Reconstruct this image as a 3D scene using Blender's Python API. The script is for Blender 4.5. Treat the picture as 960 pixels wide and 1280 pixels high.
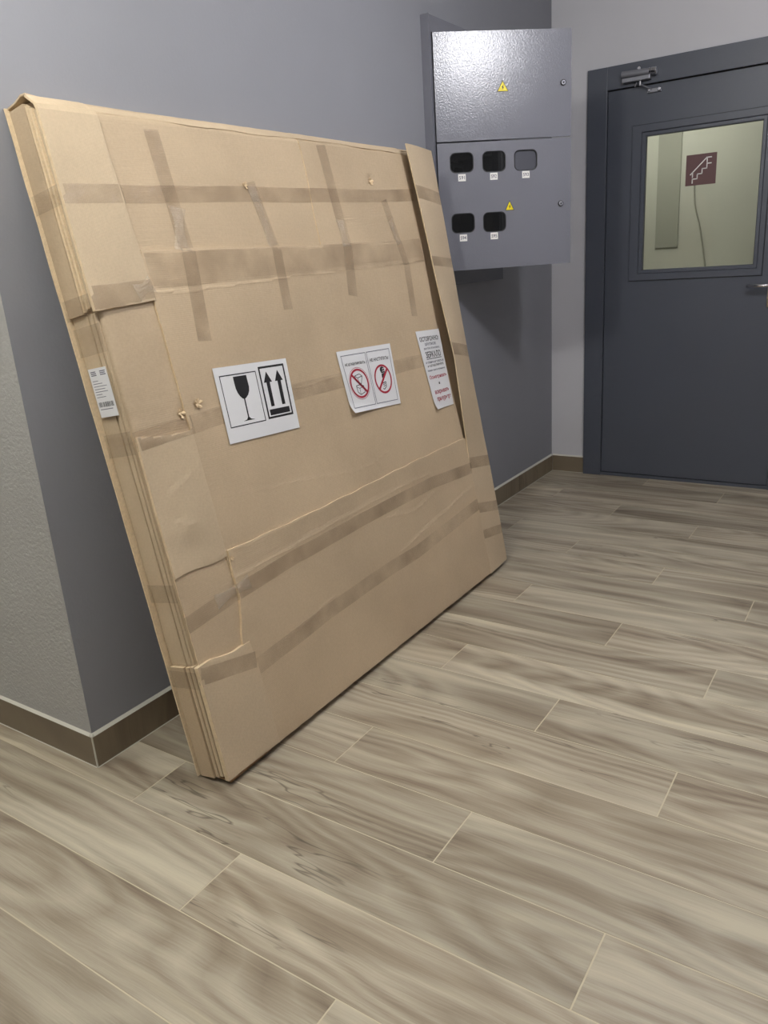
import bpy, bmesh, math, random
from mathutils import Vector, Matrix, noise

for o in list(bpy.data.objects): bpy.data.objects.remove(o)
S = bpy.context.scene
C = S.collection
random.seed(4)

# ------------------------------------------------------------------ camera, world, lamps, exposure
FPX = 976.47
cam = bpy.data.cameras.new('camera')
cam.sensor_fit = 'VERTICAL'; cam.sensor_height = 36.0
cam.lens = FPX * 36.0 / 1280.0
cam.clip_start = 0.02
co = bpy.data.objects.new('camera', cam); C.objects.link(co)
yaw, pitch, roll = 0.6014, -0.3091, -0.0690
fw = Vector((-math.sin(yaw)*math.cos(pitch), math.cos(yaw)*math.cos(pitch), math.sin(pitch)))
rt = Vector((math.cos(yaw), math.sin(yaw), 0)); up = rt.cross(fw)
r2 = rt*math.cos(roll) + up*math.sin(roll); u2 = -rt*math.sin(roll) + up*math.cos(roll)
M = Matrix((r2, u2, -fw)).transposed().to_4x4(); M.translation = Vector((1.8423, -1.1199, 1.3498))
co.matrix_world = M
S.camera = co

S.view_settings.view_transform = 'Standard'; S.view_settings.look = 'None'
S.view_settings.gamma = 1.0; S.view_settings.use_curve_mapping = False
S.view_settings.exposure = 0.0

w = bpy.data.worlds.new('world'); S.world = w; w.use_nodes = True
w.node_tree.nodes['Background'].inputs[0].default_value = (0.5, 0.52, 0.6, 1)
w.node_tree.nodes['Background'].inputs[1].default_value = 0.05

CEIL = 2.75; L = 3.5187; XR = 2.55; YB = -3.2; XL = -2.6
LAMPS = [((1.6, 1.3), 52, (0.96, 0.96, 1.0)), ((.72, -.62), 62, (1.0, 0.985, 0.93)), ((-1.5, -1.6), 36, (1.0, 0.98, 0.88))]
STAIR_LAMP = ((0.1, L+1.3), 24, (1.0, 0.98, 0.92))

# ------------------------------------------------------------------ helpers
ORG = {}
def link(o, parent=None, org=(0, 0, 0)):
    C.objects.link(o); org = Vector(org); ORG[o.name] = org
    if parent is not None:
        o.parent = parent; o.location = org - ORG[parent.name]
    else: o.location = org
    return o
def props(o, label=None, cat=None, group=None, kind=None):
    for k, v in (('label', label), ('category', cat), ('group', group), ('kind', kind)):
        if v: o[k] = v
    return o
def empty(name, org, **k):
    o = bpy.data.objects.new(name, None); o.empty_display_size = 0.1
    link(o, None, org); return props(o, **k)
def mesh_obj(name, verts, faces, mats, parent=None, org=None, midx=None, smooth=False, **k):
    verts = [Vector(v) for v in verts]
    if org is None:
        n = max(1, len(verts)); org = sum(verts, Vector())/n
        org = Vector((org.x, org.y, min(v.z for v in verts)))
    org = Vector(org)
    me = bpy.data.meshes.new(name)
    me.from_pydata([tuple(v-org) for v in verts], [], faces)
    if not isinstance(mats, (list, tuple)): mats = [mats]
    for m in mats: me.materials.append(m)
    if midx:
        for p, i in zip(me.polygons, midx): p.material_index = i
    if smooth:
        for p in me.polygons: p.use_smooth = True
    me.update()
    o = bpy.data.objects.new(name, me); link(o, parent, org); return props(o, **k)
def fix(o):
    bm = bmesh.new(); bm.from_mesh(o.data)
    bmesh.ops.recalc_face_normals(bm, faces=bm.faces); bm.to_mesh(o.data); bm.free(); return o
class MB:
    def __init__(s): s.v = []; s.f = []; s.m = []
    def add(s, vs, fs, m=0):
        b = len(s.v); s.v += [Vector(v) for v in vs]; s.f += [tuple(b+i for i in f) for f in fs]; s.m += [m]*len(fs)
    def box(s, x0, x1, y0, y1, z0, z1, m=0, bev=0.0):
        bm = bmesh.new(); bmesh.ops.create_cube(bm, size=1)
        for v in bm.verts:
            v.co = Vector(((x0+x1)/2+v.co.x*(x1-x0), (y0+y1)/2+v.co.y*(y1-y0), (z0+z1)/2+v.co.z*(z1-z0)))
        if bev > 0: bmesh.ops.bevel(bm, geom=bm.edges[:], offset=bev, segments=2, affect='EDGES', profile=.5)
        s.bm(bm, m)
    def bm(s, bm, m=0, M=None):
        bm.verts.ensure_lookup_table(); bm.verts.index_update()
        s.add([(M @ v.co) if M else v.co for v in bm.verts], [[v.index for v in f.verts] for f in bm.faces], m); bm.free()
    def cyl(s, a, b, r, m=0, n=20, r2=None, bev=0):
        a = Vector(a); b = Vector(b); d = b-a
        bm = bmesh.new(); bmesh.ops.create_cone(bm, cap_ends=True, segments=n, radius1=r, radius2=r if r2 is None else r2, depth=d.length)
        if bev:
            es = [e for e in bm.edges if len(e.link_faces) == 2 and any(len(f.verts) > 4 for f in e.link_faces)]
            bmesh.ops.bevel(bm, geom=es, offset=bev, segments=2, affect='EDGES', profile=.5)
        Mx = Matrix.Translation((a+b)/2) @ d.to_track_quat('Z', 'Y').to_matrix().to_4x4()
        s.bm(bm, m, Mx)
    def tube(s, pts, r, m=0, n=8):
        pts = [Vector(p) for p in pts]
        rings = []
        for i, p in enumerate(pts):
            d = (pts[min(i+1, len(pts)-1)]-pts[max(i-1, 0)]).normalized()
            q = d.to_track_quat('Z', 'Y')
            rings.append([p + q @ Vector((r*math.cos(2*math.pi*k/n), r*math.sin(2*math.pi*k/n), 0)) for k in range(n)])
        vs = [v for rg in rings for v in rg]; fs = []
        for i in range(len(pts)-1):
            for k in range(n): fs.append((i*n+k, i*n+(k+1) % n, (i+1)*n+(k+1) % n, (i+1)*n+k))
        fs.append(tuple(range(n))[::-1]); fs.append(tuple((len(pts)-1)*n+k for k in range(n)))
        s.add(vs, fs, m)
    def obj(s, name, mats, parent=None, org=None, smooth=False, T=None, **k):
        v = [T(q) for q in s.v] if T else s.v
        o = mesh_obj(name, v, s.f, mats, parent, org, s.m, smooth, **k); return fix(o)

# ------------------------------------------------------------------ materials
def srgb(r, g, b):
    f = lambda c: (c/255/12.92) if c/255 <= .04045 else ((c/255+.055)/1.055)**2.4
    return (f(r), f(g), f(b), 1)
def newmat(name):
    m = bpy.data.materials.new(name); m.use_nodes = True
    nt = m.node_tree; return m, nt, nt.nodes['Principled BSDF']
def nd(nt, t, **k):
    n = nt.nodes.new(t)
    for a, b in k.items():
        if a.startswith('i_'):
            key = a[2:]; key = int(key) if key.isdigit() else key.replace('_', ' ')
            n.inputs[key].default_value = b
        else: setattr(n, a, b)
    return n
def plain(name, col, rough=.5, metal=0, spec=.5, bump=0, bscale=200, mottle=0, mscale=3, emit=None):
    m, nt, b = newmat(name)
    b.inputs['Base Color'].default_value = col; b.inputs['Roughness'].default_value = rough
    b.inputs['Metallic'].default_value = metal; b.inputs['Specular IOR Level'].default_value = spec
    tc = nd(nt, 'ShaderNodeTexCoord')
    if mottle:
        n = nd(nt, 'ShaderNodeTexNoise', i_Scale=mscale, i_Detail=4.0)
        nt.links.new(tc.outputs['Object'], n.inputs['Vector'])
        mx = nd(nt, 'ShaderNodeMix', data_type='RGBA')
        mx.inputs[6].default_value = tuple(c*(1-mottle) for c in col[:3])+(1,)
        mx.inputs[7].default_value = tuple(min(1, c*(1+mottle)) for c in col[:3])+(1,)
        nt.links.new(n.outputs['Fac'], mx.inputs[0]); nt.links.new(mx.outputs[2], b.inputs['Base Color'])
    if bump:
        n = nd(nt, 'ShaderNodeTexNoise', i_Scale=float(bscale), i_Detail=3.0)
        nt.links.new(tc.outputs['Object'], n.inputs['Vector'])
        bp = nd(nt, 'ShaderNodeBump', i_Strength=bump, i_Distance=.002)
        nt.links.new(n.outputs['Fac'], bp.inputs['Height']); nt.links.new(bp.outputs[0], b.inputs['Normal'])
    if emit:
        b.inputs['Emission Color'].default_value = emit[0]; b.inputs['Emission Strength'].default_value = emit[1]
    return m

def plaster(name, col, strength, dist, rough=.75):
    m, nt, b = newmat(name)
    tc = nd(nt, 'ShaderNodeTexCoord')
    n1 = nd(nt, 'ShaderNodeTexNoise', i_Scale=95.0, i_Detail=5.0, i_Roughness=.6)
    n2 = nd(nt, 'ShaderNodeTexNoise', i_Scale=16.0, i_Detail=4.0)
    n3 = nd(nt, 'ShaderNodeTexNoise', i_Scale=1.8, i_Detail=3.0)
    for n in (n1, n2, n3): nt.links.new(tc.outputs['Object'], n.inputs['Vector'])
    ad = nd(nt, 'ShaderNodeMath', operation='MULTIPLY_ADD'); ad.inputs[1].default_value = .6
    nt.links.new(n2.outputs['Fac'], ad.inputs[0]); nt.links.new(n1.outputs['Fac'], ad.inputs[2])
    bp = nd(nt, 'ShaderNodeBump', i_Strength=strength, i_Distance=dist)
    nt.links.new(ad.outputs[0], bp.inputs['Height']); nt.links.new(bp.outputs[0], b.inputs['Normal'])
    mx = nd(nt, 'ShaderNodeMix', data_type='RGBA')
    mx.inputs[6].default_value = tuple(c*.9 for c in col[:3])+(1,); mx.inputs[7].default_value = tuple(c*1.08 for c in col[:3])+(1,)
    nt.links.new(n3.outputs['Fac'], mx.inputs[0]); nt.links.new(mx.outputs[2], b.inputs['Base Color'])
    b.inputs['Roughness'].default_value = rough; b.inputs['Specular IOR Level'].default_value = .35
    return m
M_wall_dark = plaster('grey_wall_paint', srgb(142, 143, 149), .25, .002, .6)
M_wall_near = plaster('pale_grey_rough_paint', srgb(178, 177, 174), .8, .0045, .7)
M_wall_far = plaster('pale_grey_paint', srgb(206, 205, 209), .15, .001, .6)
M_ceil = plaster('ceiling_paint', srgb(225, 225, 222), .1, .001)
M_stair = plaster('stairwell_paint', srgb(196, 196, 187), .1, .001)
M_stair_dark = plaster('stairwell_column_paint', srgb(165, 165, 156), .1, .001)

def wood_tile(name, cols, dark=1.0, rough=.42, streak=1.0, seed=0.0):
    m, nt, b = newmat(name); lk = nt.links.new
    tc = nd(nt, 'ShaderNodeTexCoord'); oi = nd(nt, 'ShaderNodeObjectInfo')
    sc = nd(nt, 'ShaderNodeVectorMath', operation='SCALE'); sc.inputs[3].default_value = 1.0
    rv = nd(nt, 'ShaderNodeCombineXYZ')
    ml = nd(nt, 'ShaderNodeMath', operation='MULTIPLY'); ml.inputs[1].default_value = 173.0
    m2 = nd(nt, 'ShaderNodeMath', operation='MULTIPLY'); m2.inputs[1].default_value = 57.0
    lk(oi.outputs['Random'], ml.inputs[0]); lk(oi.outputs['Random'], m2.inputs[0])
    lk(ml.outputs[0], rv.inputs[0]); lk(m2.outputs[0], rv.inputs[1]); rv.inputs[2].default_value = seed
    ad = nd(nt, 'ShaderNodeVectorMath', operation='ADD')
    lk(tc.outputs['Object'], ad.inputs[0]); lk(rv.outputs[0], ad.inputs[1])
    # gentle warp of the grain
    wn = nd(nt, 'ShaderNodeTexNoise', i_Scale=2.2, i_Detail=3.0); lk(ad.outputs[0], wn.inputs['Vector'])
    ws = nd(nt, 'ShaderNodeVectorMath', operation='MULTIPLY_ADD')
    ws.inputs[1].default_value = (0, .045, 0); lk(wn.outputs['Color'], ws.inputs[0]); lk(ad.outputs[0], ws.inputs[2])
    def grain(sx, sy, det, rg=.55):
        mp = nd(nt, 'ShaderNodeMapping'); mp.inputs['Scale'].default_value = (sx, sy, 1)
        lk(ws.outputs[0], mp.inputs['Vector'])
        n = nd(nt, 'ShaderNodeTexNoise', i_Scale=1.0, i_Detail=det, i_Roughness=rg); lk(mp.outputs[0], n.inputs['Vector']); return n.outputs['Fac']
    g1 = grain(.8, 9, 2); g2 = grain(1.8, 60, 7, .78); g3 = grain(5, 240, 4, .8)
    # cathedral figure: contour lines of a stretched field
    cf = grain(.55, 3.2, 1); cm = nd(nt, 'ShaderNodeMath', operation='MULTIPLY'); cm.inputs[1].default_value = 40.0; lk(cf, cm.inputs[0])
    cfr = nd(nt, 'ShaderNodeMath', operation='PINGPONG'); cfr.inputs[1].default_value = 1.0; lk(cm.outputs[0], cfr.inputs[0])
    cfa = nd(nt, 'ShaderNodeMath', operation='MULTIPLY_ADD'); cfa.inputs[1].default_value = .16*streak; lk(cfr.outputs[0], cfa.inputs[0]); lk(g1, cfa.inputs[2])
    g1 = cfa.outputs[0]
    cr = nd(nt, 'ShaderNodeValToRGB'); el = cr.color_ramp.elements
    el[0].position = .25; el[0].color = cols[0]; el[1].position = .80; el[1].color = cols[3]
    e = el.new(.44); e.color = cols[1]; e = el.new(.56); e.color = cols[2]
    s1 = nd(nt, 'ShaderNodeMath', operation='MULTIPLY_ADD'); s1.inputs[1].default_value = .38*streak; lk(g2, s1.inputs[0]); lk(g1, s1.inputs[2])
    s2 = nd(nt, 'ShaderNodeMath', operation='MULTIPLY_ADD'); s2.inputs[1].default_value = .34*streak; lk(g3, s2.inputs[0]); lk(s1.outputs[0], s2.inputs[2])
    s3 = nd(nt, 'ShaderNodeMath', operation='SUBTRACT'); s3.inputs[1].default_value = .425*streak; lk(s2.outputs[0], s3.inputs[0])
    lk(s3.outputs[0], cr.inputs[0])
    # thin dark cracks and knots following the grain
    kn = grain(1.3, 14, 3)
    ab = nd(nt, 'ShaderNodeMath', operation='SUBTRACT'); ab.inputs[1].default_value = .5; lk(kn, ab.inputs[0])
    a2 = nd(nt, 'ShaderNodeMath', operation='ABSOLUTE'); lk(ab.outputs[0], a2.inputs[0])
    mr = nd(nt, 'ShaderNodeMapRange'); mr.inputs[1].default_value = 0; mr.inputs[2].default_value = .012; mr.inputs[3].default_value = 1; mr.inputs[4].default_value = 0
    lk(a2.outputs[0], mr.inputs[0])
    msk = grain(.9, 4, 2)
    mr2 = nd(nt, 'ShaderNodeMapRange'); mr2.inputs[1].default_value = .55; mr2.inputs[2].default_value = .64; lk(msk, mr2.inputs[0])
    mm = nd(nt, 'ShaderNodeMath', operation='MULTIPLY'); lk(mr.outputs[0], mm.inputs[0]); lk(mr2.outputs[0], mm.inputs[1])
    mm2 = nd(nt, 'ShaderNodeMath', operation='MULTIPLY'); mm2.inputs[1].default_value = .75; lk(mm.outputs[0], mm2.inputs[0])
    mx = nd(nt, 'ShaderNodeMix', data_type='RGBA'); mx.inputs[7].default_value = tuple(c*.45 for c in cols[0][:3])+(1,)
    lk(mm2.outputs[0], mx.inputs[0]); lk(cr.outputs[0], mx.inputs[6])
    # sharp-edged darker bands
    bg = grain(.45, 11, 2); bs = nd(nt, 'ShaderNodeMath', operation='MULTIPLY_ADD'); bs.inputs[1].default_value = .10; lk(g2, bs.inputs[0]); lk(bg, bs.inputs[2])
    b2 = nd(nt, 'ShaderNodeMapRange'); b2.inputs[1].default_value = .60; b2.inputs[2].default_value = .625; b2.inputs[3].default_value = 0; b2.inputs[4].default_value = .30*streak
    lk(bs.outputs[0], b2.inputs[0])
    mxb = nd(nt, 'ShaderNodeMix', data_type='RGBA', blend_type='MULTIPLY'); mxb.inputs[7].default_value = (.62, .56, .50, 1)
    lk(b2.outputs[0], mxb.inputs[0]); lk(mx.outputs[2], mxb.inputs[6]); mx = mxb
    # tone of the tile
    hs = nd(nt, 'ShaderNodeHueSaturation')
    mv = nd(nt, 'ShaderNodeMapRange'); mv.inputs[3].default_value = .87*dark; mv.inputs[4].default_value = 1.08*dark
    fr = nd(nt, 'ShaderNodeMath', operation='FRACT'); lk(ml.outputs[0], fr.inputs[0]); lk(fr.outputs[0], mv.inputs[0]); lk(mv.outputs[0], hs.inputs['Value'])
    lk(mx.outputs[2], hs.inputs['Color']); lk(hs.outputs[0], b.inputs['Base Color'])
    b.inputs['Roughness'].default_value = rough; b.inputs['Specular IOR Level'].default_value = .45
    bp = nd(nt, 'ShaderNodeBump', i_Strength=.25, i_Distance=.001); lk(g3, bp.inputs['Height']); lk(bp.outputs[0], b.inputs['Normal'])
    return m
WC = [srgb(122, 108, 92), srgb(157, 145, 126), srgb(175, 165, 146), srgb(202, 193, 170)]
M_tile = wood_tile('wood_look_tile', WC)
M_skirt = wood_tile('dark_wood_look_skirting', [srgb(104, 90, 73), srgb(116, 102, 84), srgb(125, 112, 92), srgb(133, 120, 100)], rough=.35, streak=.5)
M_grout = plain('pale_grout', srgb(200, 190, 165), .9, bump=.2, bscale=300)
M_seal = plain('white_sealant', srgb(205, 203, 192), .6)

def cardboard(name, col, flute='Z', rough=.60, bump=.55):
    m, nt, b = newmat(name); lk = nt.links.new
    tc = nd(nt, 'ShaderNodeTexCoord')
    n1 = nd(nt, 'ShaderNodeTexNoise', i_Scale=2.2, i_Detail=4.0); lk(tc.outputs['Object'], n1.inputs['Vector'])
    n2 = nd(nt, 'ShaderNodeTexNoise', i_Scale=140.0, i_Detail=3.0); lk(tc.outputs['Object'], n2.inputs['Vector'])
    n4 = nd(nt, 'ShaderNodeTexNoise', i_Scale=9.0, i_Detail=3.0, i_Distortion=.6); lk(tc.outputs['Object'], n4.inputs['Vector'])
    s = nd(nt, 'ShaderNodeMath', operation='MULTIPLY_ADD'); s.inputs[1].default_value = .35; lk(n2.outputs['Fac'], s.inputs[0]); lk(n1.outputs['Fac'], s.inputs[2])
    cr = nd(nt, 'ShaderNodeValToRGB'); el = cr.color_ramp.elements
    el[0].position = .45; el[0].color = tuple(c*.86 for c in col[:3])+(1,); el[1].position = .9; el[1].color = tuple(min(1, c*1.1) for c in col[:3])+(1,)
    lk(s.outputs[0], cr.inputs[0]); lk(cr.outputs[0], b.inputs['Base Color'])
    wv = nd(nt, 'ShaderNodeTexWave', i_Scale=60.0, i_Distortion=.6, bands_direction=flute); lk(tc.outputs['Object'], wv.inputs['Vector'])
    h1 = nd(nt, 'ShaderNodeMath', operation='MULTIPLY_ADD'); h1.inputs[1].default_value = .10; lk(wv.outputs['Fac'], h1.inputs[0]); lk(n4.outputs['Fac'], h1.inputs[2])
    bp = nd(nt, 'ShaderNodeBump', i_Strength=bump, i_Distance=.004); lk(h1.outputs[0], bp.inputs['Height']); lk(bp.outputs[0], b.inputs['Normal'])
    b.inputs['Roughness'].default_value = rough; b.inputs['Specular IOR Level'].default_value = .3
    return m
KB = srgb(190, 169, 141)
M_card = cardboard('brown_cardboard', KB)
M_card2 = cardboard('brown_cardboard_pale', srgb(197, 177, 149), 'Y')
M_card_edge = plain('cut_cardboard_edge', srgb(220, 198, 164), .8, bump=.6, bscale=500, mottle=.2, mscale=120)
M_card_dark = cardboard('brown_cardboard_inner', srgb(150, 118, 84))
M_torn = plain('torn_paper_ply', srgb(214, 190, 155), .8, bump=.6, bscale=250)

def tape_mat(name, col, alpha, rough, bstr, scale=22.0):
    m, nt, b = newmat(name); lk = nt.links.new
    tc = nd(nt, 'ShaderNodeTexCoord')
    n1 = nd(nt, 'ShaderNodeTexNoise', i_Scale=scale, i_Detail=4.0, i_Distortion=1.5); lk(tc.outputs['Object'], n1.inputs['Vector'])
    n2 = nd(nt, 'ShaderNodeTexNoise', i_Scale=7.0, i_Detail=3.0); lk(tc.outputs['Object'], n2.inputs['Vector'])
    bp = nd(nt, 'ShaderNodeBump', i_Strength=bstr, i_Distance=.004); lk(n1.outputs['Fac'], bp.inputs['Height']); lk(bp.outputs[0], b.inputs['Normal'])
    mr = nd(nt, 'ShaderNodeMapRange'); mr.inputs[1].default_value = .3; mr.inputs[2].default_value = .7
    mr.inputs[3].default_value = max(0, alpha-.18); mr.inputs[4].default_value = min(1, alpha+.12); lk(n2.outputs['Fac'], mr.inputs[0])
    lk(mr.outputs[0], b.inputs['Alpha'])
    b.inputs['Base Color'].default_value = col; b.inputs['Roughness'].default_value = rough; b.inputs['Specular IOR Level'].default_value = .5
    return m
M_tape = tape_mat('brown_packing_tape', srgb(160, 136, 110), .27, .24, .6)
M_film = tape_mat('tape_film_glint', srgb(232, 220, 202), .24, .14, 1.0, 55)  # whitish tint stands in for glints on the wrinkled film
M_film.node_tree.nodes['Principled BSDF'].inputs['Specular IOR Level'].default_value = 1.0
M_paper = plain('sticker_paper', srgb(226, 226, 228), .45, bump=.5, bscale=14)
M_ink = plain('black_ink', srgb(28, 27, 30), .5)
M_greyink = plain('grey_ink', srgb(95, 95, 110), .5)
M_red = plain('red_ink', srgb(165, 25, 50), .5)
M_steel = plain('grey_painted_steel', srgb(116, 117, 126), .22, spec=.7, bump=.34, bscale=170)
M_steel_in = plain('grey_painted_steel_inside', srgb(130, 131, 134), .5)
M_door = plain('anthracite_door_paint', srgb(80, 84, 94), .38, bump=.15, bscale=300, mottle=.05, mscale=2)
M_black = plain('black_gasket', srgb(14, 14, 16), .5)
M_chrome = plain('chrome', srgb(215, 215, 220), .12, metal=1)
M_closer = plain('satin_grey_metal', srgb(150, 151, 158), .35, metal=.6)
M_yellow = plain('yellow_sticker', srgb(240, 220, 20), .4)
M_maroon = plain('maroon_sign', srgb(98, 66, 66), .45)
M_white = plain('white_print', srgb(238, 236, 232), .5)
M_meter = plain('meter_plastic', srgb(70, 72, 74), .35)
M_pane_grey = plain('grey_blank_plate', srgb(74, 75, 84), .3)
def glass(name, col, refl_rough=.02, mixf=.10):
    m, nt, b = newmat(name); nt.nodes.remove(b); lk = nt.links.new
    tr = nd(nt, 'ShaderNodeBsdfTransparent'); tr.inputs[0].default_value = col
    gl = nd(nt, 'ShaderNodeBsdfGlossy'); gl.inputs['Roughness'].default_value = refl_rough
    fr = nd(nt, 'ShaderNodeFresnel'); fr.inputs[0].default_value = 1.45
    mx = nd(nt, 'ShaderNodeMixShader'); out = nt.nodes['Material Output']
    ge = nd(nt, 'ShaderNodeNewGeometry'); mu = nd(nt, 'ShaderNodeMath', operation='MULTIPLY'); iv = nd(nt, 'ShaderNodeMath', operation='SUBTRACT'); iv.inputs[0].default_value = 1.0
    lk(ge.outputs['Backfacing'], iv.inputs[1]); lk(iv.outputs[0], mu.inputs[0]); lk(fr.outputs[0], mu.inputs[1]); lk(mu.outputs[0], mx.inputs[0]); lk(tr.outputs[0], mx.inputs[1]); lk(gl.outputs[0], mx.inputs[2]); lk(mx.outputs[0], out.inputs[0])
    return m
M_glass = glass('door_glass', (.93, .945, .90, 1))
M_smoke = glass('meter_window_glass', (.5, .51, .5, 1), .05)
M_diff = plain('lamp_diffuser', (1, 1, 1, 1), .5, emit=((1, .98, .94, 1), 3))

# ------------------------------------------------------------------ lamps of the place
def lamp(xy, power, col, zc, label, rad=.17):
    t = empty('ceiling_lamp', (xy[0], xy[1], zc-.05), label=label, cat='lamp', group=None)
    b = MB(); b.cyl((xy[0], xy[1], zc-.025), (xy[0], xy[1], zc-.001), rad, n=32); b.obj('housing', M_white, t)
    b = MB(); b.cyl((xy[0], xy[1], zc-.045), (xy[0], xy[1], zc-.0255), rad-.012, n=32, r2=rad-.005); b.obj('diffuser', M_diff, t)
    l = bpy.data.lights.new('lamp_light', 'POINT'); l.shadow_soft_size = .10; l.energy = power; l.color = col
    o = bpy.data.objects.new('lamp_light', l); C.objects.link(o); o.parent = t; o.location = (0, 0, -.13)
lamp(*LAMPS[0], CEIL, 'round white ceiling lamp over the corridor nearest the grey door')
lamp(*LAMPS[1], CEIL, 'round white ceiling lamp over the corridor floor in front of the carton')
lamp(*LAMPS[2], CEIL, 'round white ceiling lamp over the side passage')
lamp(*STAIR_LAMP, CEIL, 'round ceiling lamp in the stairwell behind the door')

# ------------------------------------------------------------------ shell
def prism(b, poly, z0, z1, m=0):
    n = len(poly); vs = [(x, y, z0) for x, y in poly]+[(x, y, z1) for x, y in poly]
    b.add(vs, [tuple(range(n))[::-1], tuple(range(n, 2*n))]+[(i, (i+1) % n, n+(i+1) % n, n+i) for i in range(n)], m)
WX = -.009; WY = .008
CY0, CY1, CZ0, CZ1 = 2.115, 2.745, 1.255, 2.25     # recess of the meter cabinet
b = MB()
prism(b, [(WX, WY), (WX, CY0), (-.3, CY0), (-.3, .3)], 0, CEIL)
b.box(-.3, WX, CY1, L+.2, 0, CEIL); b.box(-.3, WX, CY0, CY1, 0, CZ0); b.box(-.3, WX, CY0, CY1, CZ1, CEIL)
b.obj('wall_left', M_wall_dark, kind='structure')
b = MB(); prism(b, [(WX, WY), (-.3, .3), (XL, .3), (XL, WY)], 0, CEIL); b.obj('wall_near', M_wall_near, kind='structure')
DX0, DX1, DZ = .205, 1.365, 2.262
b = MB(); y0, y1 = L+.008, L+.2
b.box(WX, DX0+.02, y0, y1, 0, CEIL); b.box(DX1-.02, XR, y0, y1, 0, CEIL); b.box(DX0+.02, DX1-.02, y0, y1, DZ-.02, CEIL)
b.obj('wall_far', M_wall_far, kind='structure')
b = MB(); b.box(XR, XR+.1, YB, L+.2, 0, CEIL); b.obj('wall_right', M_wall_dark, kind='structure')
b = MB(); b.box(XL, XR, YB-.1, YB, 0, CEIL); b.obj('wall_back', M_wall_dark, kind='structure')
b = MB(); b.box(XL-.1, XL, YB, .3, 0, CEIL); b.obj('wall_passage_end', M_wall_far, kind='structure')
b = MB(); b.box(XL-.1, XR+.1, YB-.1, L+2.6, CEIL, CEIL+.1); b.obj('ceiling', M_ceil, kind='structure')
# stairwell behind the door
b = MB(); SY = L+2.2; STX0, STX1 = .006, .182
b.box(-1.2, XR+.1, SY, SY+.1, 0, CEIL); b.box(-1.3, -1.2, L+.2, SY+.1, 0, CEIL); b.box(XR, XR+.1, L+.2, SY, 0, CEIL)
b.obj('wall_stairwell', M_stair, kind='structure')
# darker column on the stairwell wall
b = MB(); b.box(STX0, STX1, SY-.010, SY, 1.31, CEIL)
b.obj('trim_2', M_stair_dark, kind='structure')
# ------------------------------------------------------------------ floor of single tiles
floor = MB(); floor.box(XL, XR, YB, L+2.3, -.06, -.0008); floor = floor.obj('floor', M_grout, kind='structure')
LY, PIT, TW, TL = .0474, .2015, .1985, 1.2415
def tile_mesh(x0, x1):
    vs = []; bv = .0004
    for z, i in ((-.002, 0), (-bv, 0), (0, bv)):
        vs += [(x0+i, -TW/2+i, z), (x1-i, -TW/2+i, z), (x1-i, TW/2-i, z), (x0+i, TW/2-i, z)]
    fs = [(8, 9, 10, 11)]
    for k in (0, 4):
        for i in range(4): fs.append((k+i, k+(i+1) % 4, k+4+(i+1) % 4, k+4+i))
    me = bpy.data.meshes.new('floor_tile'); me.from_pydata(vs, [], fs); me.materials.append(M_tile); return me
cache = {}
jit = {-1: .012, 0: .003, 1: -.012, 2: -.006, 3: .0, 4: -.012, 5: .004, 6: -.02, 7: .0, 8: 0, 9: -.005, 10: 0, 11: -.004, 13: .006, 16: .012}
for k in range(-15, 18):
    yc = LY+PIT*k
    base = {0: 1.45, 1: 1.054, 2: .607}[k % 3]+jit.get(k, random.uniform(-.01, .01))
    n0 = int(math.floor((XL-base)/TL)); 
    for n in range(n0-1, 6):
        xa = base+n*TL+.0015; xb = xa+TL-.003
        lo = XL if yc < .1 else -.03
        hi = XR
        if xb < lo+.02 or xa > hi-.02: continue
        if yc-TW/2 > L+.02: continue
        ca, cb = max(xa, lo), min(xb, hi)
        key = (round(ca-(xa+xb)/2, 3), round(cb-(xa+xb)/2, 3))
        if key not in cache: cache[key] = tile_mesh(*key)
        o = bpy.data.objects.new('floor_tile', cache[key]); C.objects.link(o); o.parent = floor
        o.location = Vector(((xa+xb)/2, yc, random.uniform(-.0003, .0002)))-ORG['floor']

# skirting tiles with a bead of sealant above
HB = .1
def skirt(name, a, b_, nrm):
    a = Vector((*a, 0)); b_ = Vector((*b_, 0)); d = (b_-a).normalized(); n = Vector((*nrm, 0)); ln = (b_-a).length
    mb = MB(); x = 0
    base = None
    pieces = []
    while x < ln-.01:
        e = min(ln, x+.6)
        pieces.append((x+.0008, e-.0008)); x = e
    root = None
    for i, (s, e) in enumerate(pieces):
        m = MB(); m.box(s, e, 0, .0095, .0008, HB, bev=.0008)
        T = lambda q: a+d*q.x+n*(q.y-.0095)+Vector((0, 0, q.z))
        if root is None:
            root = m.obj(name, M_skirt, kind='structure', T=T)
        else: m.obj('skirting_tile', M_skirt, root, T=T)
    m = MB(); m.add([(0, 0, HB), (ln, 0, HB), (ln, .009, HB), (0, .009, HB), (0, 0, HB+.009), (ln, 0, HB+.009)],
                    [(0, 1, 2, 3), (3, 2, 5, 4), (0, 4, 5, 1), (0, 3, 4), (1, 5, 2)])
    m.obj('sealant_bead', M_seal, root, T=lambda q: a+d*q.x+n*(q.y-.0095)+Vector((0, 0, q.z)))
    m = MB(); m.box(0, ln, 0, .004, 0, .0012)
    m.obj('grout_line', M_seal, root, T=lambda q: a+d*q.x+n*(q.y-.001)+Vector((0, 0, q.z)))
skirt('baseboard_left', (0, .0), (0, L-.001), (1, 0))
skirt('baseboard_near', (-.0015, 0), (XL, 0), (0, -1))
skirt('baseboard_far', (.0, L), (DX0-.002, L), (0, -1))
skirt('baseboard_right', (XR-.001, YB), (XR-.001, L), (-1, 0))
mb = MB(); mb.box(-.0035, .0008, -.0008, .0025, .001, HB+.004); mb.obj('trim_1', M_seal, kind='structure')

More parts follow.
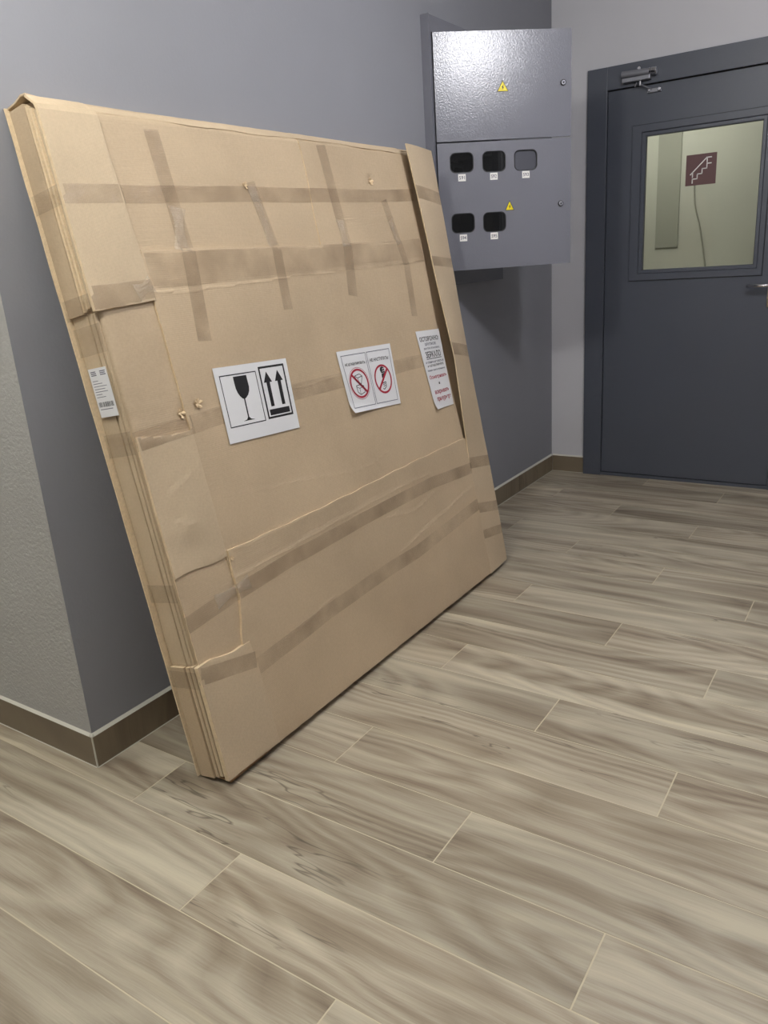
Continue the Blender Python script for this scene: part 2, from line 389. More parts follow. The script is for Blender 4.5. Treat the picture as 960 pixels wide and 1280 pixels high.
# ------------------------------------------------------------------ door
door = empty('door_1', (.78, L+.03, 0), kind='structure')
FX0, FX1 = .318, 1.255; FZ = 2.142
b = MB()
b.box(DX0, FX0-.003, L-.012, L+.16, 0.0, DZ, bev=.002); b.box(FX1+.003, DX1, L-.012, L+.16, 0, DZ, bev=.002)
b.box(FX0-.0028, FX1+.0028, L-.012, L+.16, FZ+.006, DZ, bev=.002)
b.box(FX0-.0028, FX1+.0028, L-.004, L+.16, 0.0005, .018, bev=.001)
b.obj('door_frame', M_door, door)
b = MB()
for x0, x1, z0, z1 in ((FX0-.004, FX1+.004, FZ-.001, FZ+.007), (FX0-.004, FX0+.0005, .02, FZ), (FX1-.0005, FX1+.004, .02, FZ), (FX0, FX1, .018, .024)):
    b.box(x0, x1, L+.014, L+.05, z0, z1)
b.obj('gasket', M_black, door)
GX0, GX1, GZ0, GZ1 = .527, 1.101, 1.212, 1.897
b = MB()   # leaf around the opening
e = .001
b.box(FX0+e, GX0-.02, L, L+.055, .024, FZ-.001); b.box(GX1+.02, FX1-e, L, L+.055, .024, FZ-.001)
b.box(GX0-.02, GX1+.02, L, L+.055, .024, GZ0-.02); b.box(GX0-.02, GX1+.02, L, L+.055, GZ1+.02, FZ-.001)
leaf = b.obj('door_leaf', M_door, door)
def ringbox(b, ox0, ox1, oz0, oz1, ix0, ix1, iz0, iz1, y0, y1, m=0, bev=.0015):
    # mitred frame
    O = [(ox0, oz0), (ox1, oz0), (ox1, oz1), (ox0, oz1)]; I = [(ix0, iz0), (ix1, iz0), (ix1, iz1), (ix0, iz1)]
    vs = []
    for y, s in ((y1, 0), (y0+bev, 0), (y0, bev)):
        sg = [(1, 1), (-1, 1), (-1, -1), (1, -1)]
        vs += [(x+sx*s, y, z+sz*s) for (x, z), (sx, sz) in zip(O, sg)]
        vs += [(x-sx*s, y, z-sz*s) for (x, z), (sx, sz) in zip(I, sg)]
    fs = []
    for i in range(4):
        j = (i+1) % 4
        fs += [(i, j, 8+j, 8+i), (8+i, 8+j, 16+j, 16+i), (4+j, 4+i, 12+i, 12+j), (12+j, 12+i, 20+i, 20+j), (16+i, 16+j, 20+j, 20+i), (j, i, 4+i, 4+j)]
    b.add(vs, fs, m)
b = MB(); ringbox(b, .455, 1.148, 1.155, 1.955, GX0-.022, GX1+.022, GZ0-.022, GZ1+.022, L-.009, L+.004)
gf = b.obj('glazing_frame', M_door, door)
b = MB(); ringbox(b, GX0-.022, GX1+.022, GZ0-.022, GZ1+.022, GX0, GX1, GZ0, GZ1, L-.003, L+.03, bev=.004); b.obj('glazing_bead', M_door, gf)
b = MB(); ringbox(b, .4525, 1.1505, 1.1525, 1.9575, .47, 1.13, 1.17, 1.94, L-.0012, L+.001, bev=.0003); b.obj('gasket', M_black, gf)
b = MB(); b.box(GX0-.01, GX1+.01, L+.018, L+.024, GZ0-.01, GZ1+.01); b.obj('glass_pane', M_glass, door)
b = MB(); b.box(1.18, 1.222, L-.008, L, .99, 1.19, bev=.003); b.cyl((1.2, L, 1.105), (1.2, L-.05, 1.105), .011)
b.tube([(1.2, L-.05, 1.105), (1.19, L-.056, 1.105), (1.17, L-.058, 1.105), (1.088, L-.058, 1.104)], .0095, n=14)
b.obj('door_handle', M_chrome, door, smooth=True, label='chrome lever handle')
# closer on the head of the frame
cl = MB(); cl.cyl((.40, L-.040, 2.205), (.545, L-.040, 2.200), .0165, n=24, bev=.003)
cl.box(.405, .55, L-.052, L-.012, 2.165, 2.185, bev=.002)
cl = cl.obj('door_closer', M_closer, door, label='small satin metal closer with chrome fittings')
b = MB(); b.cyl((.552, L-.040, 2.2), (.582, L-.040, 2.198), .019, n=24, bev=.003); b.cyl((.546, L-.04, 2.2), (.5515, L-.04, 2.2), .0185, n=24)
b.obj('end_cap', M_chrome, cl)
b = MB(); b.cyl((.484, L-.012, 2.226), (.484, L-.022, 2.226), .010, n=12, bev=.003); b.obj('bolt', M_chrome, cl)
b = MB(); b.cyl((.497, L-.034, 2.165), (.497, L-.034, 2.14), .008, n=12, bev=.002); b.cyl((.478, L-.03, 2.160), (.468, L-.03, 2.14), .004, n=8); b.obj('pivot', M_chrome, cl)
b = MB(); b.tube([(.497, L-.03, 2.148), (.52, L-.028, 2.135), (.55, L-.022, 2.118)], .004)
b.box(.528, .60, L-.012, L-.0005, 2.103, 2.123, bev=.002); b.obj('arm', M_closer, cl)
for x, r in ((.540, .007), (.592, .010)):
    b = MB(); b.cyl((x, L-.012, 2.114), (x, L-.024, 2.114), r, n=12, bev=.003); b.obj('bolt', M_chrome, cl)
# sign on the glass
def zpoly(b, pts, wd, y, m=1):
    for (x0, z0), (x1, z1) in zip(pts[:-1], pts[1:]):
        d = Vector((x1-x0, z1-z0)).normalized()*wd/2; n = Vector((-d.y, d.x))
        c = [(x0-d.x+n.x, z0-d.y+n.y), (x1+d.x+n.x, z1+d.y+n.y), (x1+d.x-n.x, z1+d.y-n.y), (x0-d.x-n.x, z0-d.y-n.y)]
        b.add([(x, y, z) for x, z in c]+[(x, y+.0006, z) for x, z in c], [(0, 1, 2, 3), (7, 6, 5, 4), (0, 4, 5, 1), (1, 5, 6, 2), (2, 6, 7, 3), (3, 7, 4, 0)], m)
b = MB(); b.box(.737, .889, L+.0166, L+.018, 1.627, 1.778, m=0)
zpoly(b, [(.762, 1.682), (.840, 1.758), (.862, 1.758)], .0052, L+.0158); zpoly(b, [(.842, 1.757), (.842, 1.736)], .0052, L+.0158)
zpoly(b, [(.772, 1.690), (.772, 1.668)], .0052, L+.0158)
zpoly(b, [(.772, 1.640), (.772, 1.659), (.796, 1.659), (.796, 1.682), (.819, 1.682), (.819, 1.706), (.842, 1.706), (.842, 1.729), (.862, 1.729)], .0052, L+.0158)
b.obj('stair_sign', [M_maroon, M_white], label='small square maroon sign with white stairs and handrail on the door glass', cat='sign')
# cable hanging on the stairwell wall
b = MB(); pts = [(.288, SY-.008, 1.80), (.290, SY-.008, 1.727), (.298, SY-.008, 1.62), (.312, SY-.008, 1.565), (.335, SY-.008, 1.49), (.352, SY-.008, 1.42), (.375, SY-.008, 1.30), (.398, SY-.008, 1.16), (.42, SY-.008, .95)]
b.tube([(p[0]-.0, p[1], p[2]) for p in pts], .006)
b.obj('hanging_cable', M_stair_dark, smooth=True, label='thin dark cable running down the stairwell wall behind the door glass', cat='cable')

# ------------------------------------------------------------------ text helper
def text_geo(s, size=1.0):
    cu = bpy.data.curves.new('t', 'FONT'); cu.body = s; cu.size = size; cu.resolution_u = 3; cu.offset = .018
    o = bpy.data.objects.new('t', cu); C.objects.link(o)
    dg = bpy.context.evaluated_depsgraph_get(); me = o.evaluated_get(dg).to_mesh()
    vs = [tuple(v.co) for v in me.vertices]; fs = [tuple(p.vertices) for p in me.polygons]
    o.evaluated_get(dg).to_mesh_clear(); bpy.data.objects.remove(o); bpy.data.curves.remove(cu)
    if not vs: return [], []
    x0 = min(v[0] for v in vs); x1 = max(v[0] for v in vs); z0 = min(v[1] for v in vs); z1 = max(v[1] for v in vs)
    return [((v[0]-x0)/(x1-x0), (v[1]-z0)/(z1-z0)) for v in vs], fs
class Print:
    """flat print in unit coordinates of a sticker: u to the right, v down"""
    def __init__(s, mp): s.b = MB(); s.mp = mp
    def poly(s, pts, m):
        s.b.add([s.mp(u, v) for u, v in pts], [tuple(range(len(pts)))], m)
    def rect(s, u0, v0, u1, v1, m): s.poly([(u0, v0), (u1, v0), (u1, v1), (u0, v1)], m)
    def frame(s, u0, v0, u1, v1, w, m, asp=1.0):
        wv = w*asp
        s.rect(u0, v0, u1, v0+wv, m); s.rect(u0, v1-wv, u1, v1, m); s.rect(u0, v0+wv, u0+w, v1-wv, m); s.rect(u1-w, v0+wv, u1, v1-wv, m)
    def ring(s, u, v, ru, rv, k, m, n=40):
        for i in range(n):
            a, c = 2*math.pi*i/n, 2*math.pi*(i+1)/n
            s.poly([(u+ru*math.cos(a), v+rv*math.sin(a)), (u+ru*math.cos(c), v+rv*math.sin(c)), (u+ru*k*math.cos(c), v+rv*k*math.sin(c)), (u+ru*k*math.cos(a), v+rv*k*math.sin(a))], m)
    def line(s, pts, w, m, asp=1.0):
        for (a, c), (d, e) in zip(pts[:-1], pts[1:]):
            dx, dy = d-a, (e-c)/asp; l = math.hypot(dx, dy) or 1; nx, ny = -dy/l*w/2, dx/l*w/2*asp
            s.poly([(a+nx, c+ny), (d+nx, e+ny), (d-nx, e-ny), (a-nx, c-ny)], m)
    def text(s, t, u0, v0, u1, v1, m):
        g, f = text_geo(t)
        s.b.add([s.mp(u0+(u1-u0)*x, v1-(v1-v0)*y) for x, y in g], f, m)

# ------------------------------------------------------------------ meter cabinet
hx, hy, DW, ang = .030, 2.119, .608, .832
dd = Vector((math.sin(ang), math.cos(ang), 0)); nn = Vector((math.cos(ang), -math.sin(ang), 0))
def DT(q): # door coordinates: x along the door, y depth behind the face, z world height
    return Vector((hx, hy, 0))+dd*q.x-nn*q.y+Vector((0, 0, q.z))
cab = empty('meter_cabinet', (0, 2.43, 1.225), label='grey steel electric meter cabinet set in the wall with two doors ajar', cat='cabinet')
b = MB(); oy0, oy1, oz0, oz1 = 2.088, 2.775, 1.225, 2.31
fx0, fx1 = WX+.0005, .024
# flange
iy0, iy1, iz0, iz1 = 2.118, 2.742, 1.288, 2.247
for (y0, y1, z0, z1) in ((oy0, iy0, oz0, oz1), (iy1, oy1, oz0, oz1), (iy0, iy1, oz0, iz0), (iy0, iy1, iz1, oz1)):
    b.box(fx0, fx1, y0, y1, z0, z1)
b.box(fx1, fx1+.006, oy0, oy0+.006, oz0, oz1)
b.obj('cabinet_frame', M_steel, cab)
b = MB(); dpt = -.2
b.box(dpt, dpt+.003, iy0, iy1, iz0, iz1); b.box(dpt, fx0, iy0, iy0+.002, iz0, iz1); b.box(dpt, fx0, iy1-.002, iy1, iz0, iz1)
b.box(dpt, fx0, iy0, iy1, iz0, iz0+.002); b.box(dpt, fx0, iy0, iy1, iz1-.002, iz1); b.box(dpt, fx0, iy0, iy1, 1.815, 1.819)
b.obj('cabinet_box', M_steel_in, cab)
for (yy, zz) in ((2.19, 1.70), (2.36, 1.70), (2.53, 1.70), (2.19, 1.45), (2.36, 1.45)):
    b = MB(); b.box(dpt+.003, dpt+.08, yy, yy+.12, zz-.07, zz+.09, bev=.006); b.box(dpt+.08, dpt+.082, yy+.02, yy+.10, zz+.03, zz+.065, m=1)
    b.obj('electric_meter', [M_meter, M_black], cab)
def rrect(x0, x1, z0, z1, r, n=5):
    pts = []
    for cx, cz, a0 in ((x1-r, z1-r, 0), (x0+r, z1-r, 90), (x0+r, z0+r, 180), (x1-r, z0+r, 270)):
        for i in range(n+1):
            a = math.radians(a0+90*i/n); pts.append((cx+r*math.cos(a), cz+r*math.sin(a)))
    return pts
def door_panel(z0, z1, wins):
    b = MB(); th = .0015
    xs = [0, .045, .176, .189, .320, .333, .464, DW]; zs = [z0, 1.432, 1.549, 1.680, 1.797, z1]
    if not wins: xs, zs = [0, DW], [z0, z1]
    for i in range(len(xs)-1):
        for j in range(len(zs)-1):
            X0, X1, Z0, Z1 = xs[i], xs[i+1], zs[j], zs[j+1]
            hit = [w_ for w_ in wins if X0 < (w_[0]+w_[1])/2 < X1 and Z0 < (w_[2]+w_[3])/2 < Z1]
            if not hit:
                b.add([(X0, 0, Z0), (X1, 0, Z0), (X1, 0, Z1), (X0, 0, Z1)], [(0, 1, 2, 3)]); continue
            H = rrect(*hit[0], .022); n = len(H); cx, cz = (hit[0][0]+hit[0][1])/2, (hit[0][2]+hit[0][3])/2
            out = []
            for (x, z) in H:
                dx, dz = x-cx, z-cz
                t = min(((X1 if dx > 0 else X0)-cx)/dx if dx else 9, ((Z1 if dz > 0 else Z0)-cz)/dz if dz else 9)
                out.append((cx+dx*t, cz+dz*t))
            vs = [(x, 0, z) for x, z in H]+[(x, 0, z) for x, z in out]
            fs = [(k, (k+1) % n, n+(k+1) % n, n+k) for k in range(n)]
            for k in range(n):   # fill the corners of the cell
                o1, o2 = out[k], out[(k+1) % n]
                if abs(o1[0]-o2[0]) > 1e-6 and abs(o1[1]-o2[1]) > 1e-6:
                    c = [(X, Z) for X in (X0, X1) for Z in (Z0, Z1)]
                    c = min(c, key=lambda p: math.hypot(p[0]-o1[0], p[1]-o1[1])+math.hypot(p[0]-o2[0], p[1]-o2[1]))
                    vs.append((c[0], 0, c[1])); fs.append((n+k, n+(k+1) % n, len(vs)-1))
            vs += [(x, .006, z) for x, z in H]; q = len(vs)-n
            fs += [(k, q+k, q+(k+1) % n, (k+1) % n) for k in range(n)]
            b.add(vs, fs)
    for x0, x1, za, zb in ((0, .0015, z0, z1), (DW-.0015, DW, z0, z1), (0, DW, z0, z0+.0015), (0, DW, z1-.0015, z1)):
        b.box(x0, x1, .0003, .018, za, zb)
    b.box(.002, DW-.002, .014, .0155, z0+.002, z0+.012); b.box(.002, DW-.002, .014, .0155, z1-.012, z1-.002)
    return b
def lock(x, z, par):
    b = MB(); b.cyl((x, 0, z), (x, -.003, z), .013, n=24, bev=.001, m=1); b.cyl((x, -.003, z), (x, -.006, z), .0095, n=24, bev=.001, m=0)
    b.cyl((x, -.006, z), (x, -.0065, z), .004, n=6, m=1); b.obj('lock', [M_chrome, M_black], par, T=DT)
def warn(x0, x1, z0, z1, par):
    b = MB(); cx = (x0+x1)/2
    def tri(k, y, m, yy=0):
        c = (z0*2+z1)/3
        P = [(cx+(x-cx)*k, y, c+(z-c)*k) for x, z in ((x0, z0), (x1, z0), (cx, z1))]
        b.add(P, [(0, 1, 2)], m)
    tri(1.0, -.0006, 1); tri(.84, -.0009, 0)
    h = z1-z0; zz = z0+h*.12
    bolt = [(.12, .52), (-.16, .26), (-.02, .27), (-.10, .0), (.16, .30), (.02, .30), (.14, .52)]
    b.add([(cx+u*h*.8, -.0012, zz+v*h*.95) for u, v in bolt], [(0, 1, 2, 5, 6), (2, 3, 4, 5)], 1)
    b.obj('warning_sticker', [M_yellow, M_ink], par, T=DT, label='yellow triangle with a black lightning bolt')
wins = [(.056, .158, 1.701, 1.778), (.202, .304, 1.698, 1.778), (.347, .449, 1.697, 1.777), (.054, .156, 1.452, 1.530), (.199, .301, 1.449, 1.528)]
up = door_panel(1.826, 2.245, []).obj('cabinet_door', M_steel, cab, T=DT, label='plain upper door')
lowd = door_panel(1.290, 1.820, wins).obj('cabinet_door', M_steel, cab, T=DT, label='lower door with five meter windows')
lock(.570, 2.038, up); lock(.560, 1.549, lowd)
warn(.272, .325, 2.012, 2.057, up); warn(.300, .342, 1.533, 1.575, lowd)
for i, (x0, x1, z0, z1) in enumerate(wins):
    b = MB(); P = rrect(x0-.004, x1+.004, z0-.004, z1+.004, .024); n = len(P)
    b.add([(x, .0062, z) for x, z in P]+[(x, .0085, z) for x, z in P], [tuple(range(n)), tuple(range(n, 2*n))[::-1]]+[(k, (k+1) % n, n+(k+1) % n, n+k) for k in range(n)])
    b.obj('window_pane', M_pane_grey if i == 2 else M_smoke, lowd, T=DT)
    b = MB()
    for k in range(n):
        j = (k+1) % n; c = ((x0+x1)/2, (z0+z1)/2)
        R = lambda p, s: (p[0]+(c[0]-p[0])*s, p[1]+(c[1]-p[1])*s)
        a1, a2 = R(P[k], .10), R(P[j], .10); o1, o2 = R(P[k], .03), R(P[j], .03)
        b.add([(o1[0], -.0008, o1[1]), (o2[0], -.0008, o2[1]), (a2[0], -.0003, a2[1]), (a1[0], -.0003, a1[1]), (a1[0], .006, a1[1]), (a2[0], .006, a2[1])], [(0, 1, 2, 3), (3, 2, 5, 4)])
    b.obj('window_seal', M_black, lowd, T=DT)
for (lx, lz), num in zip([(.106, 1.679), (.251, 1.678), (.398, 1.678), (.104, 1.429), (.247, 1.429)], ['591', '592', '593', '594', '595']):
    mp = lambda u, v: Vector((lx-.017+.034*u, -.0012, lz+.0145-.029*v))
    P = Print(mp); P.b.box(lx-.017, lx+.017, -.0009, -.0001, lz-.0145, lz+.0145, m=0)
    P.text(num, .12, .24, .88, .76, 1)
    P.b.obj('number_label', [M_white, M_greyink], lowd, T=DT)

# ------------------------------------------------------------------ the carton
W_, H_, T_, TH = 1.802, 1.773, .105, .1730
EX = H_*math.sin(TH)-.001
vv = Vector((-math.sin(TH), 0, math.cos(TH))); n3 = Vector((math.cos(TH), 0, math.sin(TH)))
def K(q): # carton coordinates: x thickness, y along the wall, z up the slope
    return Vector((EX, .121, .0012))+n3*q.x+Vector((0, q.y, 0))+vv*q.z
def interp(tab, x):
    tab = sorted(tab)
    if x <= tab[0][0]: return tab[0][1]
    for (a, c), (d, e) in zip(tab[:-1], tab[1:]):
        if x <= d: return c+(e-c)*(x-a)/(d-a)
    return tab[-1][1]
DENTS = [(.10, .645, .035, -.004), (.236, 1.00, .018, -.004), (.174, .995, .018, -.004), (1.318, 1.64, .02, -.005), (.78, .44, .05, -.002),
         (.55, 1.63, .05, .003), (.10, .70, .05, .003), (1.25, .40, .06, -.003), (.6, .75, .08, -.002), (1.05, .78, .10, .002), (.30, 1.55, .05, .002)]
CREASES = [([(.19, 1.312), (.338, 1.311), (.579, 1.321), (1.447, 1.341), (1.58, 1.35)], .0022), ([(.25, .985), (.6, .985), (.9, .99), (1.58, .985)], .0012),
           ([(.2, .52), (.6, .53), (.98, .545), (1.3, .54)], .0015), ([(.3, .74), (.9, .66), (1.1, .69)], .001), ([(1.0, .32), (1.3, .36), (1.6, .40)], .0018),
           ([(.06, .80), (.16, .84)], .002), ([(.05, .73), (.13, .70)], .002), ([(.0, .99), (.2, 1.0)], .0012), ([(.03, 1.13), (.12, 1.14)], .0012),
           ([(.95, .47), (1.15, .43), (1.3, .46)], .0018), ([(.35, .27), (.6, .31)], .0012)]
def crease(a, h):
    t = 0
    for pts, amp in CREASES:
        for (x0, z0), (x1, z1) in zip(pts[:-1], pts[1:]):
            dx, dz = x1-x0, z1-z0; u = ((a-x0)*dx+(h-z0)*dz)/(dx*dx+dz*dz)
            if -.02 <= u <= 1.0:
                d = h+.006*noise.noise(Vector((a*12, 0, z0)))-(z0+dz*u)
                if abs(d) < .03: t += amp*(math.exp(-abs(d)/.005)*(1 if d < 0 else .3)-.5*math.exp(-abs(d-.012)/.008))
    return t
def wave(a, h):
    t = .0035*noise.noise(Vector((a*1.7, h*1.7, 3.1)))+.0012*noise.noise(Vector((a*7, h*7, 8.2)))
    for x, z, r, d in DENTS:
        q = ((a-x)**2+(h-z)**2)/(r*r)
        if q < 6: t += d*math.exp(-q)
    t += crease(a, h)
    if h > 1.752: t -= (h-1.752)*1.05+.0015
    return t
LC = [(1.42, .181), (1.245, .182), (.945, .189), (.6, .196), (.55, .196)]
SH = {
 'upper_panel': dict(L=lambda h: .941+.003*math.sin(h*20), R=lambda h: 1.597, B=lambda a: 1.395, T=lambda a: 1.7775, off=0, th=.0035),
 'centre_panel': dict(L=lambda h: interp(LC, h), R=lambda h: interp([(1.42, 1.587), (1.066, 1.583), (.595, 1.628), (.5, 1.63)], h), B=lambda a: .56, T=lambda a: 1.419+.002*math.sin(a*5), off=.002, th=.0042),
 'left_panel': dict(L=lambda h: .009, R=lambda h: interp(LC, h)+.004, B=lambda a: .587+.004*math.sin(a*30), T=lambda a: .968-.02*math.sin(a*9), off=.003, th=.0045),
 'lower_left_panel': dict(L=lambda h: .009, R=lambda h: .202-.00*(h), B=lambda a: .30, T=lambda a: .62, off=0, th=.003),
 'lower_panel': dict(L=lambda h: interp([(.0, .15), (.339, .169), (.46, .200), (.607, .201)], h), R=lambda h: interp([(0, 1.631), (.6, 1.638)], h), B=lambda a: .002, T=lambda a: .604-.006*math.sin(a*3.3)+.0015*math.sin(a*37), off=.006, th=.006),
 'upper_corner_wrap': dict(L=lambda h: -.006, R=lambda h: interp([(1.779, .148), (1.739, .158), (1.616, .164), (1.414, .179), (1.28, .184)], h), B=lambda a: 1.281+.012*max(0, a)/.18, T=lambda a: 1.779, off=.001, th=.0065),
 'lower_corner_wrap': dict(L=lambda h: -.006, R=lambda h: interp([(.34, .191), (.26, .197), (0, .207)], h), B=lambda a: .004, T=lambda a: .343-.016*max(0, a)/.2+.004*math.sin(a*40), off=.0075, th=.006),
}
def over(a, h):
    o = 0
    for s in SH.values():
        if s['L'](h) <= a <= s['R'](h) and s['B'](a) <= h <= s['T'](a): o = max(o, s['off']+s['th'])
    return o
def surf(a, h, r=.006):
    o = sum(over(a+x, h+z) for x, z in ((0, 0), (r, 0), (-r, 0), (0, r), (0, -r)))/5
    o = max(o, over(a, h))
    return T_+wave(a, h)+o+.0002

carton = empty('cardboard_carton', K(Vector((0, .9, 0))), label='large flat brown cardboard carton taped all over, leaning on the wall', cat='carton')
# body: rounded, dented slab
def body():
    NA, NH, NT = 110, 200, 4; A0, A1 = .009, W_-.004; r = .010
    bm = bmesh.new(); vs = {}
    def V(i, j, k):
        if (i, j, k) in vs: return vs[(i, j, k)]
        a = A0+(A1-A0)*i/NA; h = H_*j/NH; t = T_*k/NT
        # pull the seams in a little so the edges are round
        c = Vector((min(max(t, r), T_-r), min(max(a, A0+r), A1-r), min(max(h, r), H_-r)))
        p = Vector((t, a, h)); d = p-c
        if d.length > 1e-9: p = c+d.normalized()*min(r, d.length*1.0) if d.length > r else p
        if k > 0: p.x += wave(a, h)*(t/T_)
        if i == 0: p.y += .003*noise.noise(Vector((h*5, t*30, 0)))
        if j == NH and k < NT: p.z += .003*noise.noise(Vector((a*3, 1, 0)))
        vs[(i, j, k)] = bm.verts.new(p); return vs[(i, j, k)]
    for i in range(NA):
        for j in range(NH):
            bm.faces.new((V(i, j, NT), V(i+1, j, NT), V(i+1, j+1, NT), V(i, j+1, NT)))
            bm.faces.new((V(i, j, 0), V(i, j+1, 0), V(i+1, j+1, 0), V(i+1, j, 0)))
    for k in range(NT):
        for i in range(NA):
            bm.faces.new((V(i, 0, k), V(i+1, 0, k), V(i+1, 0, k+1), V(i, 0, k+1)))
            bm.faces.new((V(i, NH, k), V(i, NH, k+1), V(i+1, NH, k+1), V(i+1, NH, k)))
        for j in range(NH):
            bm.faces.new((V(0, j, k), V(0, j, k+1), V(0, j+1, k+1), V(0, j+1, k)))
            bm.faces.new((V(NA, j, k), V(NA, j+1, k), V(NA, j+1, k+1), V(NA, j, k+1)))
    b = MB(); b.bm(bm); o = b.obj('carton_body', M_card, carton, T=K, smooth=True); return o
body()
def slab(name, s, mat, na, nh, lift=0.0, seed=0, **k):
    """a sheet of board lying on the front, with real cut edges"""
    b = MB(); P = {}
    vs = []
    def pt(i, j, top):
        h = None; u = i/na; v = j/nh
        a_mid = .5*(s['L'](.5)+s['R'](.5))
        hh = s['B'](a_mid)+(s['T'](a_mid)-s['B'](a_mid))*v
        a = s['L'](hh)+(s['R'](hh)-s['L'](hh))*u
        hh = s['B'](a)+(s['T'](a)-s['B'](a))*v
        a = s['L'](hh)+(s['R'](hh)-s['L'](hh))*u
        e = min(min(u, 1-u)*(s['R'](hh)-s['L'](hh)), min(v, 1-v)*(s['T'](a)-s['B'](a)))
        lf = lift*math.exp(-e/.025)*(.5+.8*noise.noise(Vector((a*9, hh*9, seed))))
        a += .0015*noise.noise(Vector((a*2, hh*40, seed)))*(1 if u in (0, 1) else 0)
        hh += .0015*noise.noise(Vector((a*30, hh*2, seed+5)))*(1 if v in (0, 1) else 0)
        off = s['off'](a, hh) if callable(s['off']) else s['off']
        t = T_+wave(a, hh)+(off+max(0, lf)+s['th'] if top else -.001)
        if top and (i in (0, na) or j in (0, nh)): t -= .0008
        return (t, a, hh)
    N = (na+1)*(nh+1)
    for top in (1, 0):
        for j in range(nh+1):
            for i in range(na+1): vs.append(pt(i, j, top))
    idx = lambda i, j, top: (0 if top else N)+j*(na+1)+i
    fs = []; ms = []
    for j in range(nh):
        for i in range(na):
            fs.append((idx(i, j, 1), idx(i+1, j, 1), idx(i+1, j+1, 1), idx(i, j+1, 1))); ms.append(0)
            fs.append((idx(i, j, 0), idx(i, j+1, 0), idx(i+1, j+1, 0), idx(i+1, j, 0))); ms.append(0)
    for i in range(na):
        for j in (0, nh): fs.append((idx(i, j, 1), idx(i+1, j, 1), idx(i+1, j, 0), idx(i, j, 0))); ms.append(1)
    for j in range(nh):
        for i in (0, na): fs.append((idx(i, j, 1), idx(i, j+1, 1), idx(i, j+1, 0), idx(i, j, 0))); ms.append(1)
    b.v = [Vector(v) for v in vs]; b.f = fs; b.m = ms
    return b.obj(name, [mat, M_card_edge], carton, T=K, **k)
slab('front_panel', SH['upper_panel'], M_card, 40, 24, .001, 1)
slab('front_panel', SH['centre_panel'], M_card, 110, 150, .0012, 2)
slab('front_panel', SH['left_panel'], M_card2, 20, 30, .0004, 3)
slab('front_panel', SH['lower_left_panel'], M_card, 20, 24, .0005, 4)
slab('front_panel', SH['lower_panel'], M_card, 110, 110, .002, 5)
slab('corner_wrap', SH['upper_corner_wrap'], M_card2, 22, 40, .002, 6)
slab('corner_wrap', SH['lower_corner_wrap'], M_card2, 22, 30, .002, 7)

# boards and layers on the near side of the carton
def side_strip(name, t0, t1, h0, h1, yf, yb, mat=None, amp=.0015, seed=0, nh=28, bend=0):
    b = MB(); vs = []; fs = []; ms = []
    for j in range(nh+1):
        h = h0+(h1-h0)*j/nh
        q = noise.noise(Vector((h*6, seed, 0)))*amp; y = yf+noise.noise(Vector((h*9, seed+3, 1)))*amp
        q += bend*math.sin(math.pi*j/nh)
        vs += [(t0+q, y, h), (t1+q, y, h), (t1+q, yb, h), (t0+q, yb, h)]
    for j in range(nh):
        for i in range(4):
            k = (i+1) % 4; fs.append((4*j+i, 4*j+k, 4*j+4+k, 4*j+4+i)); ms.append(0)
    fs += [(3, 2, 1, 0), tuple(4*nh+i for i in range(4))]; ms += [1, 1]
    b.v = [Vector(v) for v in vs]; b.f = fs; b.m = ms
    return b.obj(name, [mat or M_card2, M_card_edge], carton, T=K)
side_strip('back_board', -.0045, -.0005, .004, H_+.004, -.012, .02, M_card_edge, .0015, 11, 60, .0)
side_strip('side_panel', .003, .060, 1.283, 1.768, -.004, .02, M_card, .001, 1)
side_strip('side_panel', .004, .064, .341, 1.281, .004, .02, M_card2, .0012, 2, 40)
side_strip('side_panel', .006, .060, .004, .339, -.006, .02, M_card, .001, 3)
for i, (t, y) in enumerate(((.0635, -.003), (.0725, .001), (.0815, -.006), (.0905, -.001))):
    side_strip('edge_layer', t, t+.0062, 1.286+.003*i, 1.762-.006*i, y, .02, M_card2 if i % 2 else M_card_edge, .0012, 20+i, 28, .001)
for i, (t, y) in enumerate(((.0675, .006), (.078, .002), (.088, .005))):
    side_strip('edge_layer', t, t+.008, .341, 1.28, y, .02, M_card2, .0012, 30+i, 40)
for i, (t, y) in enumerate(((.0635, -.001), (.0735, -.006), (.083, -.002), (.0925, -.007))):
    side_strip('edge_layer', t, t+.0078, .006+.003*i, .338+.002*i, y, .02, M_card2 if i % 2 else M_card_edge, .001, 40+i)
# folded top flaps with an open dark corner
b = MB(); NT = 60
vs = []; fs = []
prof = [(-.004, H_+.001), (.03, H_+.003), (.06, H_+.004), (.079, H_+.0015)]
for i in range(NT+1):
    a = -.004+(W_-.0)*i/NT; q = .003*noise.noise(Vector((a*4, 0, 0)))
    g = math.exp(-max(a, 0)/.03)*.007
    for z in (0, .004):
        for (t, h) in prof: vs.append((t, a, h+q*(t/.09)+z+(g if t > .055 else 0)))
k4 = len(prof)
for i in range(NT):
    for z in (0, 1):
        for c in range(k4-1):
            u = i*2*k4+z*k4+c; fs.append((u, u+1, u+2*k4+1, u+2*k4))
    for c in (0, k4-1):
        u = i*2*k4+c; fs.append((u, u+2*k4, u+3*k4, u+k4))
for i in (0, NT):
    for c in range(k4-1): u = i*2*k4+c; fs.append((u, u+1, u+1+k4, u+k4))
b.v = [Vector(v) for v in vs]; b.f = fs; b.m = [0]*len(fs)
b.obj('top_flap', [M_card2], carton, T=K)
# front lip of the top, folded down over the face
sl = dict(L=lambda h: -.004, R=lambda h: 1.600, B=lambda a: 1.753+.003*math.sin(a*7)+.002*math.sin(a*23), T=lambda a: 1.7805+.001*math.sin(a*4), off=lambda a, h: over(a, min(h, 1.765))+.0003, th=.0008)
slab('top_lip', sl, M_card2, 90, 6, .0004, 9)

